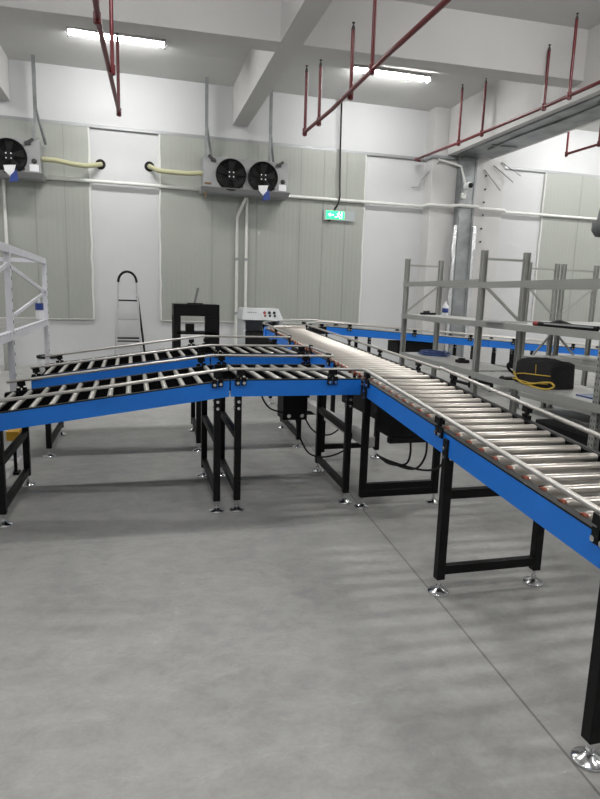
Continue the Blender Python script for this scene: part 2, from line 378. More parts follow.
# exit sign
ex = thing('exit_sign',(4.64,13.7,3.36),'small green lit exit sign on a clear plate hanging by a black cable','sign')
MB().box(4.3,5.06,13.69,13.71,3.38,3.6).build('sign_plate','signb',ex)
MB().box(4.36,4.8,13.68,13.69,3.41,3.585).build('lit_face','green',ex)
g = MB()   # arrow pointing left and running figure
g.hexa([(4.40,13.672,3.5),(4.46,13.672,3.46),(4.46,13.68,3.46),(4.40,13.68,3.5),(4.40,13.672,3.501),(4.46,13.672,3.54),(4.46,13.68,3.54),(4.40,13.68,3.501)])
g.box(4.46,4.54,13.672,13.68,3.49,3.51)
g.cyl((4.67,13.68,3.56),(4.67,13.671,3.56),.016,n=10)
for a, b in (((4.67,3.54),(4.65,3.48)),((4.65,3.48),(4.60,3.45)),((4.60,3.45),(4.57,3.46)),((4.65,3.48),(4.69,3.45)),((4.69,3.45),(4.69,3.42)),((4.67,3.53),(4.62,3.52)),((4.67,3.53),(4.71,3.5))):
    g.bar((a[0],13.676,a[1]),(b[0],13.676,b[1]),.014,.016)
g.box(4.73,4.745,13.672,13.68,3.42,3.575)
g.build('escape_symbol','signw',ex)
MB().box(4.4,4.46,13.66,13.7,3.35,3.38).build('indicator','dark',ex)
cb = MB().tube([(4.62,13.66,CZ),(4.63,13.66,5.0),(4.65,13.64,4.1),(4.66,13.64,3.92),(4.63,13.64,3.75),(4.55,13.68,3.61)],.02,8)
o = cb.build('black_cable','dark'); tag(o,'black cable hanging from the ceiling to the exit sign','cable')
MB().bar((4.54,13.66,CZ-.03),(4.72,13.66,CZ-.03),.04,.05).build('ceiling_hook','trimg',o)

# ------------------------------------------------------------------ conveyors
def roller_mesh(w, r, mt, orange):
    m = MB()
    # along +Y local from 0 to w
    m.lathe([(0,.0),(.008,.0),(.008,.022),(r*.62,.022),(r*.9,.026),(r,.034),(r,w-.034),(r*.9,w-.026),(r*.62,w-.022),(.008,w-.022),(.008,w),(0,w)],(0,0,0),14,0,'Y')
    return m.mesh('roller', mt)
def ring_mesh(r):
    m = MB(); m.lathe([(r*.5,.006),(r*.82,.004),(r*.86,.014),(r*.86,.024),(r*.6,.028)],(0,0,0),12,0,'Y'); return m.mesh('drive_band','orange')
BOLT = MB().cyl((0,.002,0),(0,-.009,0),.0115,n=10).mesh('bolt','chrome')
def support(t, ax, ay, bx, by, zt, zbar=(.13,), splay=None, bolt=None):
    "two levelling legs with crossbars between plan points a and b, legs up to zt"
    d = (V((bx,by,0))-V((ax,ay,0))).normalized()
    for (x,y,z) in ((ax,ay,zt[0]),(bx,by,zt[1])):
        lg = MB().bar((x,y,.085),(x,y,z),.05,.05,up=(d.x,d.y,0)).build('leg','black',t,bevel=.004)
        f = MB().lathe([(0,0),(.058,0),(.061,.005),(.057,.012),(.03,.019),(.018,.03),(.0,.032)],(x,y,.0),20)
        f.cyl((x,y,.03),(x,y,.09),.009,n=8).cyl((x,y,.036),(x,y,.046),.016,n=6)
        f.build('foot','chrome',lg)
        for dz in (.05,.1):
            put('bolt', BOLT, (x,y-.025,z-dz), lg)
            put('bolt', BOLT, (x-.025,y,z-dz), lg, (0,0,-math.pi/2))
    for z in zbar:
        MB().bar(V((ax,ay,z))+d*.025, V((bx,by,z))-d*.025, .04, .05).build('crossbar','black',t)
def clamp(t, p, dirv, out, zt):
    "black guard-rail bracket on rail outer face at p (rail top), tube at height zt above, out = outward normal"
    p = V(p); u = V(dirv).normalized(); o = V(out).normalized()
    m = MB()
    for s in (-.023,.023):
        c = p+u*s+o*.012; m.bar(c+V((0,0,-.04)), c+V((0,0,.02)), .036, .012, up=o)
    c = p+o*.012
    m.bar(c+V((0,0,.02)), c-o*.0+V((0,0,zt-.02)), .028, .016, up=o)
    m.bar(c+V((0,0,zt-.02))-u*.03, c+V((0,0,zt-.02))+u*.03, .035, .04)
    k = m.build('guard_bracket','black',t)
    for s in (-.023,.023): put('bolt', BOLT, p+u*s+o*.02+V((0,0,-.02)), k, (0,0,math.atan2(o.y,o.x)+math.pi/2))
def conveyor(name, base, label, P0, P1, width, side, rr, rm, spacing, brackets=(), pan=True, guards=((),()), inset0=.06, orange=False, gaps=()):
    """straight module. P0->P1 outer top edge of near rail; side = +1/-1: body lies to the left/right of travel."""
    P0, P1 = V(P0), V(P1); t = thing(name, base, label, 'conveyor')
    u = P1-P0; L = u.length; u /= L; uh = V((u.x,u.y,0)).normalized(); v = V((-uh.y,uh.x,0))*side
    H = .125
    for k, (o0, lip) in enumerate(((0,1),(width-.028,-1))):
        a, b = P0+v*o0, P1+v*o0; w = v*.028
        m = MB(); dn = V((0,0,-H)); top = V((0,0,-.006))
        q = [a+dn,b+dn,b+w+dn,a+w+dn,a+top,b+top,b+w+top,a+w+top]
        m.hexa(q if side > 0 else [q[i] for i in (3,2,1,0,7,6,5,4)])
        if k == 0 and gaps:
            m = MB(); cuts = [0.] + [c for g in gaps for c in g] + [L]
            for q in range(len(cuts)-1):
                if cuts[q+1]-cuts[q] < .01: continue
                low = q % 2 == 1; A_, B_ = a+u*cuts[q], a+u*cuts[q+1]; tp = V((0,0,-.055)) if low else top
                hx = [A_+dn,B_+dn,B_+w+dn,A_+w+dn,A_+tp,B_+tp,B_+w+tp,A_+w+tp]
                m.hexa(hx if side > 0 else [hx[i] for i in (3,2,1,0,7,6,5,4)], 1 if low else 0)
                if not low:
                    m.bar(A_+w*.5-V((0,0,.002)), B_+w*.5-V((0,0,.002)), .03, .008, 1)
                    m.bar(A_+w*.5+v*.017-V((0,0,.062)), B_+w*.5+v*.017-V((0,0,.062)), .006, .10, 1)
            r_ = m.build('side_rail',['blue','black'],t); continue
        r_ = m.build('side_rail','blue',t)
        l = MB(); c0 = a+w*.5; c1 = b+w*.5
        l.bar(c0-V((0,0,.002)), c1-V((0,0,.002)), .03, .008)
        l.bar(c0+v*lip*.022-V((0,0,.01)), c1+v*lip*.022-V((0,0,.01)), .018, .02)
        li = w*.5 + v*lip*.017; dz_ = V((0,0,-.062)); l.bar(a+li+dz_, b+li+dz_, .006, .10)
        l.build('top_edge','black',r_)
    rw = width-.06; me = roller_mesh(rw, rr, rm, orange); rg = ring_mesh(rr) if orange else None
    n = int((L-2*inset0)/spacing); s0 = (L-n*spacing)/2
    ang = math.atan2(v.y, v.x)-math.pi/2
    for i in range(n+1):
        c = P0+u*(s0+i*spacing)+v*.03+V((0,0,-.012))
        o = put('roller', me, c, t, (0,0,ang))
        if rg: put('drive_band', rg, c, o)
    if pan:
        a, b = P0+v*.03, P1+v*.03; z = V((0,0,-.07)); w2 = v*(width-.06)
        m = MB(); q = [a+z,b+z,b+w2+z,a+w2+z]; m.hexa([x-V((0,0,.02)) for x in q]+q); m.build('under_pan','pan',t)
    else:
        m = MB(); k = int(L/.9)
        for i in range(k+1):
            c = P0+u*(L*(i+.5)/(k+1))+V((0,0,-.1)); m.bar(c+v*.03, c+v*(width-.03), .04, .03)
        m.build('cross_member','black',t)
    for (s, sd, zt) in brackets:
        off = 0 if sd == 0 else width
        clamp(t, P0+u*s+v*off, u, v*(-1 if sd == 0 else 1), zt)
    return t, u, v
def guard(t, pts, r=.0125): return MB().tube(pts, r, 10).build('guard_rail','tube',t)
def rnd(pts, rad=.05, n=5):
    "round the corners of a polyline"
    pts = [V(p) for p in pts]; out = [pts[0]]
    for i in range(1, len(pts)-1):
        p = pts[i]; a = (pts[i-1]-p); b = (pts[i+1]-p); r = min(rad, a.length*.45, b.length*.45); a.normalize(); b.normalize()
        for k in range(n+1):
            s = k/n; out.append((p+a*r)*(1-s)**2 + p*2*s*(1-s) + (p+b*r)*s**2)
    out.append(pts[-1]); return out
GH = .075
ZA = 1.015
# --- branch A
xk = .69
tA1,_,_ = conveyor('roller_conveyor',(-.2,4.8,0),'sloping front conveyor at the left, nearer branch, rising to the flat deck',
    (-1.0,4.33,.785),(xk-.006,4.33,ZA),.97,1,.019,'zincA',.13,brackets=((1.61,0,GH),(.12,1,GH),(1.6,1,GH)))
support(tA1,-.88,4.36,-.86,5.27,(.70,.70),(.13,.45)); support(tA1,.60,4.36,.61,5.27,(.9,.9),(.15,.55))
guard(tA1,[(-1.25,4.33,.835),(-.9,4.33,.88),(-.154,4.33,.975),(.6,4.33,1.085),(.67,4.33,1.093)])
guard(tA1,[(-.99,5.31,.868),(.65,5.31,1.088),(.705,5.31,1.094)])
tA2,_,_ = conveyor('roller_conveyor',(1.2,4.8,0),'flat front conveyor deck joining the wide conveyor, nearer branch',
    (xk+.006,4.33,ZA),(1.715,4.33,ZA),.97,1,.019,'zincA',.13,brackets=((.07,0,GH),(.78,0,GH),(.07,1,GH),(.85,1,GH)))
support(tA2,.755,4.36,.77,5.27,(.9,.9),(.15,.58)); support(tA2,1.64,4.37,1.68,5.25,(.9,.9),(.13,.6))
guard(tA2,[(.68,4.33,1.093),(1.5,4.33,1.09),(1.60,4.335,1.09)])
guard(tA2,[(.71,5.31,1.094),(1.3,5.31,1.09),(1.6,5.31,1.09)])
# --- branch B
ZB = 1.03
tB1,_,_ = conveyor('roller_conveyor',(-.1,6.65,0),'sloping rear conveyor at the left, farther branch, rising to the flat deck',
    (-.93,6.13,.80),(.765,6.13,ZB),1.02,1,.019,'zincA',.134,brackets=((.05,0,GH),(1.62,0,GH),(.15,1,GH),(1.62,1,GH)))
support(tB1,-.80,6.17,-.785,7.11,(.72,.72),(.13,.45)); support(tB1,.655,6.17,.69,7.11,(.91,.91),(.15,))
guard(tB1,[(-.93,6.13,.885),(.7,6.13,1.105),(.775,6.13,1.112)])
guard(tB1,[(-.93,7.17,.885),(.71,7.17,1.12),(.79,7.17,1.13)])
tB2,_,_ = conveyor('roller_conveyor',(1.25,6.65,0),'flat rear conveyor deck joining the wide conveyor, farther branch',
    (.777,6.13,ZB),(1.82,6.13,ZB),1.02,1,.019,'zincA',.134,brackets=((.07,0,GH),(.95,0,GH),(.07,1,GH),(.9,1,GH)))
support(tB2,1.74,6.17,1.79,7.11,(.91,.91),(.13,))
guard(tB2,[(.775,6.13,1.112),(1.70,6.13,1.112)])
guard(tB2,[(.79,7.17,1.13),(1.74,7.17,1.13)])
# --- main: lower sloping module
D = .058
def mx(y): return 1.728+D*(y-4.31)
def mz(y): return 1.018-.0625*(4.31-y) if y < 4.31 else 1.018+.02*(y-4.31)
W = .655
y0 = .55
tM1,u1,v1 = conveyor('roller_conveyor',(1.9,2.6,0),'wide steel roller conveyor in the right foreground, sloping down towards the viewer',
    (mx(y0),y0,mz(y0)),(mx(4.31),4.31,mz(4.31)),W,-1,.025,'zinc',.13,
    brackets=((.1,0,GH),(1.07,0,GH),(2.38,0,GH),(3.66,0,GH),(1.5,1,GH),(2.6,1,GH),(3.6,1,GH)),pan=False,orange=True)
for yy in (4.24,2.84,1.57):
    support(tM1, mx(yy)+.012, yy, mx(yy)+W-.02, yy-.01, (mz(yy)-.03,mz(yy)-.06), (.14,.585) if yy < 4 else (.11,.17))
guard(tM1, [(mx(y0),y0,mz(y0)+GH),(mx(4.25),4.25,mz(4.25)+GH),(mx(4.31)-.01,4.31,1.09),(1.66,4.335,1.09),(1.60,4.335,1.09)][:2] + rnd([(mx(4.25),4.25,mz(4.25)+GH),(mx(4.32),4.335,1.09),(1.60,4.335,1.09)],.07)[1:])
guard(tM1, [(mx(y)+W,y,mz(y)+GH+.01) for y in (y0,2.4,4.31)])
# black drive housing under the sloping module
dh = MB().box(1.79,2.33,3.9,4.18,.64,.88).build('drive_housing','black',tM1,bevel=.01)
MB().box(1.79,2.33,3.9,3.95,.6,.64).build('housing_bar','black',tM1)
# --- main: upper module
yE = 9.1
tM2,u2,v2 = conveyor('roller_conveyor',(2.2,6.5,0),'wide steel roller conveyor running away behind the two branches to the far bend',
    (mx(4.315),4.315,mz(4.315)),(mx(yE),yE,mz(yE)),W,-1,.025,'zinc',.13,
    brackets=((1.03,0,GH),(1.77,0,GH),(2.92,0,GH),(3.9,0,GH),(.5,1,GH),(1.5,1,GH),(2.6,1,GH),(3.7,1,GH)),pan=False,orange=True,gaps=((0.,.985),(1.82,2.85)))
for yy in (5.62,7.35,8.8): support(tM2, mx(yy)+.03, yy, mx(yy)+W-.03, yy, (mz(yy)-.05,mz(yy)-.05), (.14,))
guard(tM2, rnd([(1.60,5.31,1.09),(mx(5.31)+.05,5.31,1.09),(mx(6.05),6.0,1.1),(1.80,6.13,1.112),(1.70,6.13,1.112)],.12))
guard(tM2, rnd([(1.74,7.17,1.13),(mx(7.2)-.01,7.17,1.13),(mx(7.4),7.4,1.15),(mx(yE),yE,mz(yE)+GH)],.08))
guard(tM2, [(mx(y)+W,y,mz(y)+GH) for y in (4.32,6.5,yE)])
wd = MB().box(1.84,1.93,4.5,6.3,.42,.5); wd.build('cable_duct','gfoot',tM2)
MB().box(1.98,2.3,4.6,5.5,.62,.86).build('drive_housing','black',tM2,bevel=.01)
# --- far bend
cx_, cy_ = mx(yE)+W+.45, yE
tC = thing('roller_conveyor',(2.6,9.5,0),'curved conveyor bend at the far end of the wide conveyor, turning right','conveyor')
zc = mz(yE)
def band(r0, r1, z0, z1, name, mt, parent, a0=180, a1=90, n=18, drop=.0):
    m = MB()
    pts = []
    for i in range(n+1):
        a = math.radians(a0+(a1-a0)*i/n); c, s = math.cos(a), math.sin(a); zz = drop*i/n
        pts.append([V((cx_+r*c, cy_+r*s, z+zz)) for r, z in ((r0,z0),(r1,z0),(r1,z1),(r0,z1))])
    for i in range(n):
        A, B = pts[i], pts[i+1]; m.hexa([A[0],A[1],B[1],B[0],A[3],A[2],B[2],B[3]])
    return m.build(name, mt, parent)
zi = 1.148
band(.422,.45,zc-.125,zc-.004,'side_rail','black',tC,drop=zi-zc); band(.45+W,.478+W,zc-.125,zc-.004,'side_rail','blue',tC,drop=zi-zc)
me = roller_mesh(W, .022, 'zinc', False)
for i in range(13):
    a = math.radians(177-87*i/12*1.0); p = (cx_+.45*math.cos(a), cy_+.45*math.sin(a), zc-.012+(zi-zc)*i/12)
    put('roller', me, p, tC, (0,0,a-math.pi/2))
guard(tC, arc((cx_,cy_),.45,180,90,zc+GH,zi+GH)); guard(tC, arc((cx_,cy_),.45+W+.03,180,90,zc+GH,zi+GH))
for a in (170,135,100):
    r = math.radians(a)
    for rr_ in (.436,.464+W):
        clamp(tC,(cx_+rr_*math.cos(r),cy_+rr_*math.sin(r),zc),(-math.sin(r),math.cos(r),0),(math.cos(r),math.sin(r),0),GH)
r = math.radians(135); support(tC, cx_+.48*math.cos(r),cy_+.48*math.sin(r), cx_+(.43+W)*math.cos(r),cy_+(.43+W)*math.sin(r),(zc-.1,zc-.1),(.14,))
# --- far conveyor to the right
xs = cx_; yN = cy_+.43
def zf(x): return 1.148-.064*(x-xs)
tD1,_,_ = conveyor('roller_conveyor',(4.7,9.9,0),'long blue-sided conveyor behind the racks, left section descending to the right',
    (xs+.01,yN,zf(xs)),(6.2,yN,zf(6.2)),W+.04,1,.022,'zinc',.13,brackets=((.4,0,.07),(1.6,0,.07),(2.7,0,.07),(.4,1,.07),(1.6,1,.07),(2.7,1,.07)))
for x in (3.9,5.9): support(tD1,x,yN+.03,x,yN+W,(zf(x)-.1,)*2,(.14,.5))
guard(tD1,[(xs,yN,zf(xs)+.07),(6.2,yN,zf(6.2)+.07)]); guard(tD1,[(xs,yN+W+.04,zf(xs)+.07),(6.2,yN+W+.04,zf(6.2)+.07)])
MB().box(4.45,5.15,yN+.05,yN+.5,.68,.9).build('drive_motor','black',tD1,bevel=.01)
tD2,_,_ = conveyor('roller_conveyor',(7.8,9.9,0),'long blue-sided conveyor behind the racks, right section passing under the header',
    (6.21,yN,zf(6.21)),(9.7,yN,zf(9.7)),W+.04,1,.022,'zinc',.13,brackets=((.5,0,.07),(1.8,0,.07),(3.0,0,.07),(.5,1,.07),(1.8,1,.07),(3.0,1,.07)))
for x in (6.35,6.75,7.15,9.3): support(tD2,x,yN+.03,x,yN+W,(zf(x)-.1,)*2,(.14,.42))
for z in (.2,.42): MB().bar((6.35,yN+.03,z),(7.15,yN+.03,z),.04,.05).build('crossbar','black',tD2)
guard(tD2,[(6.21,yN,zf(6.21)+.07),(9.7,yN,zf(9.7)+.07)]); guard(tD2,[(6.21,yN+W+.04,zf(6.21)+.07),(9.7,yN+W+.04,zf(9.7)+.07)])

# motor box + cables under flat deck of branch A
mb = thing('junction_box',(1.36,5.05,.56),'black motor box with two bolts under the flat front deck','box')
MB().box(1.26,1.48,4.98,5.2,.56,.86).build('box_body','black',mb,bevel=.006)
MB().cyl((1.31,4.98,.6),(1.31,4.965,.6),.018,n=10).cyl((1.43,4.98,.6),(1.43,4.965,.6),.018,n=10).build('box_bolt','chrome',mb)
MB().bar((1.2,5.1,.84),(1.05,5.25,.84),.1,.05).build('mounting_arm','black',mb)
def cable(pts, lab, r=.008):
    p = [V(q) for q in pts]; out = []
    for i in range(len(p)-1):
        a = p[max(i-1,0)]; b = p[i]; c = p[i+1]; d = p[min(i+2,len(p)-1)]
        for k in range(6):
            s = k/6; out.append(.5*((2*b)+(c-a)*s+(2*a-5*b+4*c-d)*s*s+(3*b-a-3*c+d)*s**3))
    out.append(p[-1]); o = MB().tube(out, r, 6).build('black_cable','dark'); return tag(o, lab, 'cable')
cable([(1.05,4.95,.9),(1.06,4.93,.78),(1.13,4.93,.68),(1.26,4.99,.63)],'black cable curving into the left side of the black motor box')
cable([(1.39,5.02,.56),(1.39,4.85,.42),(1.45,4.75,.31),(1.6,4.72,.29),(1.78,4.75,.35),(1.84,4.8,.47)],'black cable hanging in a long loop below the black motor box')
cable([(1.5,5.4,.86),(1.52,5.3,.6),(1.62,5.25,.4),(1.78,5.22,.36),(1.9,5.1,.5)],'black cable hanging behind the loop under the flat front deck')
cable([(2.0,4.0,.62),(2.0,3.98,.5),(1.96,3.97,.42),(1.84,4.0,.42),(1.78,4.1,.47)],'first black cable loop from the left under the drive housing')
cable([(2.12,3.96,.62),(2.11,3.95,.48),(2.03,3.94,.39),(1.9,3.97,.41),(1.79,4.1,.46)],'middle black cable loop under the drive housing')
cable([(2.22,3.92,.62),(2.24,3.9,.5),(2.2,3.9,.4),(2.08,3.93,.38),(1.9,4.0,.42),(1.8,4.1,.45)],'widest black cable loop under the drive housing, rightmost of three')

# ------------------------------------------------------------------ right racks
RA = 3.4
def rx(y): return RA+D*y
def rack_frame(t, x, y, h, dep=.54, flip=1, slots=False, low=True):
    for (px, s) in ((x,1),(x+dep,-1)):
        m = MB(); m.box(px-.03,px+.03,y-.003,y+.003,.0,h,0)
        m.box(px-.03,px-.024,y-.03,y+.03,0,h,0); m.box(px+.024,px+.03,y-.03,y+.03,0,h,0)
        m.box(px-.045,px+.045,y-.045,y+.045,0,.006,0)
        if slots:
            k = .1
            while k < h-.05:
                for dx in (-.014,.014): m.box(px+dx-.004,px+dx+.004,y-.0045,y-.003,k,k+.02,1)
                m.box(px-.0315,px-.03,y-.02,y-.012,k,k+.02,1); m.box(px-.0315,px-.03,y+.012,y+.02,k,k+.02,1)
                k += .05
        m.build('upright',['rack','hole'],t)
    m = MB(); m.bar((x,y,h-.09),(x+dep,y,h-.09),.02,.025); m.build('frame_tie','rack',t)
    m = MB()
    zz = [h-.35, h-.78, .80, .3]
    if flip > 0: m.bar((x,y,zz[0]),(x+dep,y,zz[1]),.02,.028)
    else: m.bar((x+dep,y,zz[0]),(x,y,zz[1]),.02,.028)
    if low: m.bar((x+dep,y,zz[1]-.3) if flip > 0 else (x,y,zz[1]-.3),(x,y,zz[2]-.2) if flip > 0 else (x+dep,y,zz[2]-.2),.02,.028)
    m.build('frame_brace','rack',t)
def bay(t, ya, yb, levels, dep=.54, X=rx, top_open=True):
    for i, z in enumerate(levels):
        for off in (-.035, dep+.035):
            m = MB(); m.bar((X(ya)+off,ya,z-.03),(X(yb)+off,yb,z-.03),.03,.065)
            m.build('shelf_beam','rack',t)
        if not (top_open and i == 0):
            m = MB(); m.hexa([(X(ya)-.02,ya+.03,z-.015),(X(ya)+dep+.02,ya+.03,z-.015),(X(yb)+dep+.02,yb-.03,z-.015),(X(yb)-.02,yb-.03,z-.015),
                    (X(ya)-.02,ya+.03,z),(X(ya)+dep+.02,ya+.03,z),(X(yb)+dep+.02,yb-.03,z),(X(yb)-.02,yb-.03,z)])
            m.build('shelf_board','racks',t)
tR = thing('storage_rack',(3.9,6.0,0),'long grey boltless storage rack beside the wide conveyor, holding a black bag','rack')
rack_frame(tR,rx(8.18),8.18,2.21,flip=-1,low=False); rack_frame(tR,rx(5.98),5.98,2.19,flip=1,low=False); rack_frame(tR,rx(3.96),3.96,2.19,flip=1,slots=True); rack_frame(tR,rx(2.0),2.0,2.19,slots=True)
bay(tR,5.98,8.18,(1.875,1.42,.86,.28)); bay(tR,3.96,5.98,(1.845,1.425,.85,.28)); bay(tR,2.0,3.96,(1.82,1.425,.85,.28))
for X0, lab in ((5.79,'grey storage rack in the rear row, left of its twin beyond the black bag'),(6.41,'grey storage rack in the rear row, nearest the right edge of the photo')):
    t = thing('storage_rack',(X0+.25,7.0,0),lab,'rack')
    fx = lambda y, X0=X0: X0
    rack_frame(t,X0,8.0,2.24,dep=.5 if X0 < 6 else .6,flip=1 if X0 < 6 else -1); rack_frame(t,X0,5.9,2.24,dep=.5)
    bay(t,5.9,8.0,(1.86,1.36,.82,.28) if False else (1.37,.84,.28),dep=.5 if X0 < 6 else .6,X=fx,top_open=False)

# items on the racks
def shelf_z(level): return level+.001
bg = thing('tool_bag',(3.95,4.85,.85),'black tool bag with yellow piping and a looped yellow strap on the grey rack','bag')
def bagmesh():
    m = MB(); nx, ny, nz = 8, 12, 7; a, b, h = .145, .29, .25
    def sh(i, j, k):
        x, y, z = -1+2*i/nx, -1+2*j/ny, k/nz
        r = 1-.04*z-.03*abs(x*y); sag = .014*math.sin(3*y*2.2+x*2)*z
        e = lambda q: math.copysign(abs(q)**.92, q)
        cr = 1-.05*(x*x*y*y)
        return V((e(x)*a*r*cr, e(y)*b*(1-.03*z)*cr, h*z*(1-.06*abs(x)**3)-.02*z*abs(y)**4+sag))
    idx = {}
    def vid(i,j,k):
        if (i,j,k) not in idx: idx[(i,j,k)] = len(vs); vs.append(sh(i,j,k))
        return idx[(i,j,k)]
    vs = []; fs = []
    for i in range(nx):
        for j in range(ny): fs += [(vid(i,j,0),vid(i,j+1,0),vid(i+1,j+1,0),vid(i+1,j,0)),(vid(i,j,nz),vid(i+1,j,nz),vid(i+1,j+1,nz),vid(i,j+1,nz))]
    for k in range(nz):
        for i in range(nx): fs += [(vid(i,0,k),vid(i+1,0,k),vid(i+1,0,k+1),vid(i,0,k+1)),(vid(i,ny,k),vid(i,ny,k+1),vid(i+1,ny,k+1),vid(i+1,ny,k))]
        for j in range(ny): fs += [(vid(0,j,k),vid(0,j,k+1),vid(0,j+1,k+1),vid(0,j+1,k)),(vid(nx,j,k),vid(nx,j+1,k),vid(nx,j+1,k+1),vid(nx,j,k+1))]
    m.add(vs, fs, 0, True); return m
bm = bagmesh(); bc = V((3.86,4.95,.852))
for p in bm.v: p += bc
bm.build('bag_body','bag',bg,bevel=.01)
px_ = bc.x-.143
MB().tube([(px_-.008,bc.y+.27,.93),(px_-.004,bc.y+.1,.955),(px_,bc.y-.1,.965),(px_+.004,bc.y-.27,.975)],.006,6).tube([(px_-.012,bc.y+.27,.885),(px_-.014,bc.y,.875),(px_-.012,bc.y-.26,.9)],.006,6).tube([(px_+.012,bc.y-.06,.87),(px_-.002,bc.y-.06,1.06)],.004,6).build('yellow_piping','yellow',bg)
st = [(x-.0,y+.03,z) for x,y,z in ((3.69,5.16,.96),(3.68,5.1,.90),(3.665,5.0,.87),(3.66,4.86,.862),(3.64,4.72,.858),(3.63,4.6,.862),(3.64,4.52,.88),(3.66,4.5,.905),(3.67,4.56,.93),(3.68,4.68,.915),(3.665,4.8,.885),(3.65,4.88,.87))]
MB().tube(rnd(st,.05),.009,6).build('shoulder_strap','yellow',bg)
MB().tube(rnd([(bc.x-.05,bc.y+.36,.9),(bc.x-.1,bc.y+.42,.95),(bc.x-.14,bc.y+.4,1.0),(bc.x-.16,bc.y+.32,1.04)],.05),.014,8).build('carry_handle','bag',bg)

tl = thing('torch_tool',(3.72,4.6,1.43),'black and silver tube tool with a red end on the middle shelf','tool')
a, b = V((3.685,4.93,1.449)), V((3.625,4.05,1.449)); w_ = (b-a)
MB().cyl(a+w_*.09,b,.022,n=14).build('tool_tube','black',tl)
MB().cyl(a,a+w_*.09,.024,n=14).build('end_cap','redb',tl,label='red end cap')
MB().bar(a+w_*.2+V((-.018,0,.008)),b+w_*-.03+V((-.018,0,.008)),.012,.012).build('silver_strip','chrome',tl)
MB().tube([a+w_*.1+V((.1,0,0)),a+w_*.3+V((.1,.02,.03)),a+w_*.35+V((.06,0,.03)),a+w_*.5+V((.09,0,0))],.018,8).build('grip','black',tl)
hz = MB()
pts = []
for k in range(90):
    an = 2*math.pi*k/22; r = .17+.03*math.sin(k*.21)+.006*(k%5); pts.append((4.18+r*.95*math.cos(an), 7.75+r*1.35*math.sin(an), .872+.010*(k//22)+.004*math.sin(k)))
o = hz.tube(pts,.011,6).build('coiled_hose','bluehose',base=(4.18,7.75,.862)); tag(o,'coiled blue hose on the grey rack shelf','hose')
sp = thing('hand_tool',(4.0,7.95,1.42),'dark hand tool lying on the middle rack shelf left of the white bottle','tool')
MB().bar((3.97,7.85,1.44),(4.2,7.87,1.44),.06,.03).build('tool_body','black',sp,bevel=.006); MB().cyl((4.02,7.86,1.45),(4.1,7.86,1.455),.028).build('tool_head','dark',sp)
def bottle(x,y,z,label,s=1.):
    t = thing('spray_bottle',(x,y,z),label,'bottle')
    MB().lathe([(0,0),(.04*s,0),(.042*s,.01),(.042*s,.14*s),(.02*s,.165*s),(.016*s,.18*s)],(x,y,z),16).build('bottle_body','paper',t)
    MB().lathe([(.0422*s,.05*s),(.043*s,.05*s),(.043*s,.11*s),(.0422*s,.11*s)],(x,y,z),16).build('bottle_label','bluecap',t)
    MB().cyl((x,y,z+.178*s),(x,y,z+.205*s),.017*s,n=12).build('bottle_cap','paper',t)
bottle(4.13,7.45,1.421,'white bottle with a dark blue label on the right rack')
cp = MB().box(3.98,4.12,6.72,6.84,.861,.9).box(4.0,4.08,6.75,6.81,.9,.92).build('adapter_plug','dark',base=(4.05,6.78,.861),bevel=.008); tag(cp,'small black block on the rack shelf right of the blue hose','block')
gl = MB().box(3.68,3.84,5.3,5.42,.8505,.872).cyl((3.7,5.42,.862),(3.78,5.5,.862),.011).build('work_gloves','dark',base=(3.76,5.36,.85),bevel=.008); tag(gl,'small flat black thing on the shelf left of the bag','glove')
bl = MB().box(3.75,4.1,4.12,4.36,.8505,.862).build('blue_sheet','bluehose',base=(3.92,4.22,.85)); tag(bl,'flat blue sheet on the shelf right of the bag','sheet')
for q,(x,y) in enumerate(((3.95,5.15),(4.1,5.5))):
    pass
pc = MB().box(3.62,3.95,5.4,5.75,1.426,1.44).box(3.66,3.9,5.44,5.7,1.44,1.448).build('cardboard_sheet','racks',base=(3.8,5.6,1.425)); tag(pc,'pale flat board lying on the middle rack shelf','board')
bn = thing('cable_bundle',(3.85,4.9,.28),'tangle of black cables and a white plug on the lowest rack shelf','cables')
pts = [(3.85+.14*math.cos(k*.9)+.03*math.sin(k*2.3), 5.0+.3*math.sin(k*.7), .30+.04*abs(math.sin(k*1.7))) for k in range(40)]
MB().tube(rnd(pts,.08,3),.014,6).build('cable_tangle','dark',bn); MB().box(3.72,3.8,4.7,4.8,.32,.37).build('plug','paper',bn,bevel=.01)
lb = MB().box(3.66,4.05,3.3,4.75,.281,.56).build('storage_box','black',base=(3.85,4.0,.281),bevel=.01); tag(lb,'long black box on the lowest rack shelf near the right edge','box')
rb = thing('red_toolbox',(3.85,7.6,.281),'small red box on the lowest rack shelf under the blue hose','box')
MB().box(3.8,3.98,7.35,7.75,.281,.42).build('box_body','redb',rb,bevel=.008); MB().tube(rnd([(3.89,7.45,.42),(3.89,7.47,.47),(3.89,7.63,.47),(3.89,7.65,.42)],.03),.01,6).build('handle','dark',rb)
cv = MB().lathe([(.0,.40),(.07,.385),(.115,.3),(.145,.18),(.16,.07),(.19,.06),(.19,.0),(.165,-.04),(.14,-.03)],(rx(3.96),3.96,2.21),20).box(rx(3.96)-.028,rx(3.96)+.028,3.935,3.985,2.19,2.4)
o = cv.build('post_cover','cover',base=(rx(3.96),3.96,2.19)); tag(o,'grey rounded cover over the top of the nearest rack post','cover')

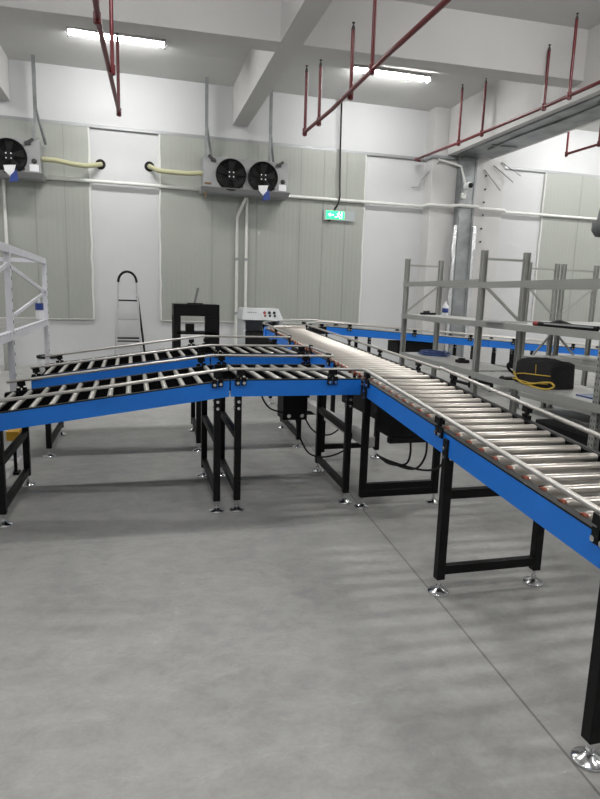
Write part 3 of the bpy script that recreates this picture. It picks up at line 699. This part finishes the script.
# ------------------------------------------------------------------ left white rack
lr = thing('white_platform_rack',(-1.5,7.2,0),'white steel frame rack with a mesh deck at the left edge','rack')
XF = -1.09
for y in (3.4,6.15,8.62):
    for x in (XF,-2.2): 
        m = MB().bar((x,y,.012),(x,y,1.99),.055,.055); m.box(x-.05,x+.05,y-.05,y+.05,0,.012)
        k = .2
        while k < 1.9: m.box(x+.0275,x+.029,y-.01,y+.01,k,k+.03,1); k += .1
        m.build('post',['white','hole'],lr)
for x in (XF,-2.2):
    MB().bar((x,3.4,1.98),(x,8.62,1.98),.05,.07).build('top_rail','white',lr)
    MB().bar((x,3.4,1.19),(x,8.62,1.19),.05,.08).build('deck_beam','white',lr)
    MB().bar((x,3.4,.3),(x,8.62,.3),.05,.06).build('lower_beam','white',lr) if x < -2 else None
for y in (3.4,6.15,8.62):
    MB().bar((XF,y,1.98),(-2.2,y,1.98),.04,.05).build('cross_rail','white',lr); MB().bar((XF,y,1.17),(-2.2,y,1.17),.04,.06).build('cross_rail','white',lr)
MB().bar((XF,6.15,1.84),(XF,8.62,1.58),.02,.04).bar((XF,8.62,1.58),(XF,6.4,1.37),.02,.035).build('side_brace','white',lr)
MB().bar((XF,3.4,1.36),(XF,6.15,1.84),.02,.04).build('side_brace','white',lr)
m = MB().box(-2.2,XF,3.4,8.62,1.2,1.215)
for k in range(34):
    y = 3.5+k*.155; m.box(-2.17,XF+.03,y,y+.02,1.215,1.228)
for k in range(8):
    x = -2.15+k*.14; m.box(x,x+.015,3.42,8.6,1.215,1.224)
m.build('mesh_deck','racks',lr)
t = thing('spray_bottle',(-1.135,8.38,1.228),'small white bottle with a blue cap on the white rack deck','bottle')
MB().lathe([(0,0),(.045,0),(.048,.02),(.048,.11),(.04,.13)],(-1.135,8.38,1.228),16).build('bottle_body','paper',t); MB().cyl((-1.135,8.38,1.355),(-1.135,8.38,1.44),.05,.05,16).build('bottle_cap','bluecap',t)
MB().cyl((-1.135,8.38,1.44),(-1.135,8.38,1.53),.018,.012,10).build('nozzle','paper',t)
br = thing('steel_drum',(-1.45,12.2,0),'small grey bucket with a dark rim near the back wall, behind the white rack post','bucket')
MB().lathe([(0,0),(.17,0),(.19,.34),(.17,.34),(.16,.05),(0,.05)],(-1.55,12.3,0),20).build('bucket_body','cabinet',br); MB().lathe([(.185,.32),(.205,.32),(.205,.365),(.18,.365)],(-1.55,12.3,0),20).build('bucket_rim','dark',br)
sp2 = MB().lathe([(0,0),(.08,0),(.08,.55),(.095,.56),(.095,.62),(.06,.64),(0,.64)],(-2.35,12.9,0),16).build('white_bollard','gfoot',base=(-2.35,12.9,0)); tag(sp2,'short off-white upright tube near the wall at the far left','pipe stub')
cr = MB().box(-1.05,-.98,5.58,5.68,0,.02,1).box(-1.025,-1.0,5.62,5.64,.02,.32,1).box(-1.06,-.96,5.54,5.72,.32,.40)
o = cr.build('yellow_marker_post',['yplast','black'],base=(-1.0,5.63,0)); tag(o,'yellow box-topped marker on a thin dark stem under the left end of the front conveyor','post')
gb = MB().box(-1.4,-1.03,5.2,5.95,0,.03).box(-1.4,-1.37,5.2,5.95,.03,.09).box(-1.06,-1.03,5.2,5.95,.03,.05).build('grey_tray','gfoot',base=(-1.2,5.6,0)); tag(gb,'low pale grey tray on the floor under the white rack','tray')

# ------------------------------------------------------------------ step ladder
sl = thing('step_ladder',(-.05,13.0,0),'folding step ladder with a black arched handle against the back wall','ladder')
def lp(s, f): return V((-.07+s*(.27-.07*f), 13.0+.3*f, 0+1.55*f))
for s in (-1,1): MB().bar(lp(s,0),lp(s,1),.035,.055).build('front_rail','ladder',sl)
for s in (-1,1): MB().bar((-.07+s*.33+.04,13.72,0),(-.07+s*.2,13.32,1.52),.03,.045).build('rear_leg','black',sl)
for f in (.17,.42,.67,.92):
    c = lp(0,f); MB().bar(c+V((-.25+.07*f,-.03,0)),c+V((.25-.07*f,-.03,0)),.16 if f > .9 else .1,.03).build('tread','black' if f > .9 or f < .5 else 'ladder',sl)
MB().bar((-.3,13.55,.55),(.2,13.55,.55),.02,.03).build('rear_bar','black',sl)
MB().cyl((-.27,13.3,1.5),(-.25,13.33,1.82),.014).cyl((.13,13.3,1.5),(.11,13.33,1.82),.014).build('handle_post','ladder',sl)
MB().tube([(-.07-.185*math.cos(math.pi*i/14),13.33,1.8+.22*math.sin(math.pi*i/14)) for i in range(15)],.026,10).build('arched_handle','black',sl)

# ------------------------------------------------------------------ black stand
bs = thing('black_workstand',(1.17,11.6,0),'black open-front stand with a shelf near the back wall','stand')
MB().box(.75,1.6,11.4,11.9,1.2,1.42).build('top_box','black',bs,bevel=.01)
for x in (.75,1.33): MB().box(x,x+(.13 if x < 1 else .27),11.4,11.5,0,1.2).build('front_post','black',bs)
for x in (.75,1.54): MB().box(x,x+.06,11.84,11.9,0,1.2).build('rear_post','black',bs)
MB().box(.81,1.54,11.4,11.9,.86,.9).build('shelf','black',bs); MB().box(.81,1.54,11.4,11.9,.3,.34).build('shelf','black',bs)
MB().box(.81,1.54,11.86,11.88,.34,.86).build('back_board','cabinet',bs) if False else None
sc = thing('scanner_wand',(1.13,11.6,1.42),'thin grey rod standing on the black stand','rod')
MB().box(1.02,1.3,11.5,11.7,1.42,1.44).build('rod_base','dark',sc); MB().bar((1.15,11.6,1.44),(1.22,11.6,1.72),.04,.04).build('rod_arm','cabd',sc)
bx = MB().box(.98,1.14,11.5,11.64,.9,1.05).build('black_carton','black',base=(1.05,11.55,.9),bevel=.006); tag(bx,'small black box on the shelf inside the black stand','box')
for x, lb_ in ((1.05,'white tub on the lower shelf of the black stand, left of the pair'),(1.25,'white tub on the lower shelf of the black stand, right of the pair')):
    o = MB().lathe([(0,0),(.07,0),(.085,.2),(.088,.21),(0,.21)],(x,11.65,.341),16).build('white_tub','paper',base=(x,11.65,.341)); tag(o,lb_,'tub','white tubs in the black stand')

# ------------------------------------------------------------------ control cabinet
kc = thing('control_cabinet',(2.25,10.9,0),'grey control cabinet with a sloped button panel behind the far bend','cabinet')
m = MB(); x0,x1 = 1.92,2.64
m.box(x0,x0+.05,10.72,11.3,0,1.18); m.box(x1-.05,x1,10.72,11.3,0,1.18); m.box(x0+.05,x1-.05,11.25,11.3,0,1.18); m.box(x0+.05,x1-.05,10.74,11.25,.1,.14)
m.build('cabinet_body','cabinet',kc)
m = MB(); m.hexa([(x0-.02,10.66,1.18),(x1+.02,10.66,1.18),(x1+.02,11.32,1.18),(x0-.02,11.32,1.18),(x0+.03,10.86,1.385),(x1-.03,10.86,1.385),(x1-.03,11.32,1.385),(x0+.03,11.32,1.385)]); m.build('sloped_panel','cabinet',kc,bevel=.006)
MB().box(x0+.05,x1-.05,10.8,11.2,.5,.95).build('inner_equipment','dark',kc)
sn = V((0,-.205,.2)).normalized()
def onp(x, f): return V((x,10.66+.2*f,1.18+.205*f))
for x, c in ((2.33,'redb'),(2.42,'dark'),(2.51,'dark')):
    for f in (.62,.36):
        p = onp(x,f); MB().cyl(p,p+sn*.02,.026 if f > .5 else .02,n=12).build('push_button',c,kc,label='red button' if c == 'redb' else 'black button')
m = MB()
for x in (2.02,2.05,2.08,2.12,2.16): p = onp(x,.62); m.bar(p,p+V((.018,0,0))+sn*.002,.004,.03)
m.build('panel_marking','cabd',kc)

# ------------------------------------------------------------------ camera
f_,H = 600.,1.64; yaw,p_,r_ = math.radians(15.8), math.radians(9.83), math.radians(1.8)
fw = V((math.sin(yaw)*math.cos(p_), math.cos(yaw)*math.cos(p_), -math.sin(p_))); rt0 = V((math.cos(yaw),-math.sin(yaw),0)); up0 = rt0.cross(fw)
rt = rt0*math.cos(r_)+up0*math.sin(r_); up = up0*math.cos(r_)-rt0*math.sin(r_)
cam = bpy.data.cameras.new('camera'); co = bpy.data.objects.new('camera', cam); C.objects.link(co)
cam.sensor_fit = 'HORIZONTAL'; cam.sensor_width = 36; cam.lens = 36*f_/600; cam.clip_start = .05; cam.clip_end = 100
mw = Matrix((rt, up, -fw)).transposed().to_4x4(); mw.translation = V((0,0,H)); co.matrix_world = mw
S.camera = co
w = bpy.data.worlds.new('world'); S.world = w; w.use_nodes = True
w.node_tree.nodes['Background'].inputs[0].default_value = (.8,.85,.9,1); w.node_tree.nodes['Background'].inputs[1].default_value = .03
S.view_settings.view_transform = 'Standard'; S.view_settings.look = 'None'; S.view_settings.gamma = 1; S.view_settings.exposure = 1.3
for c in list(bpy.data.objects):
    if c.name == 'x': bpy.data.objects.remove(c)
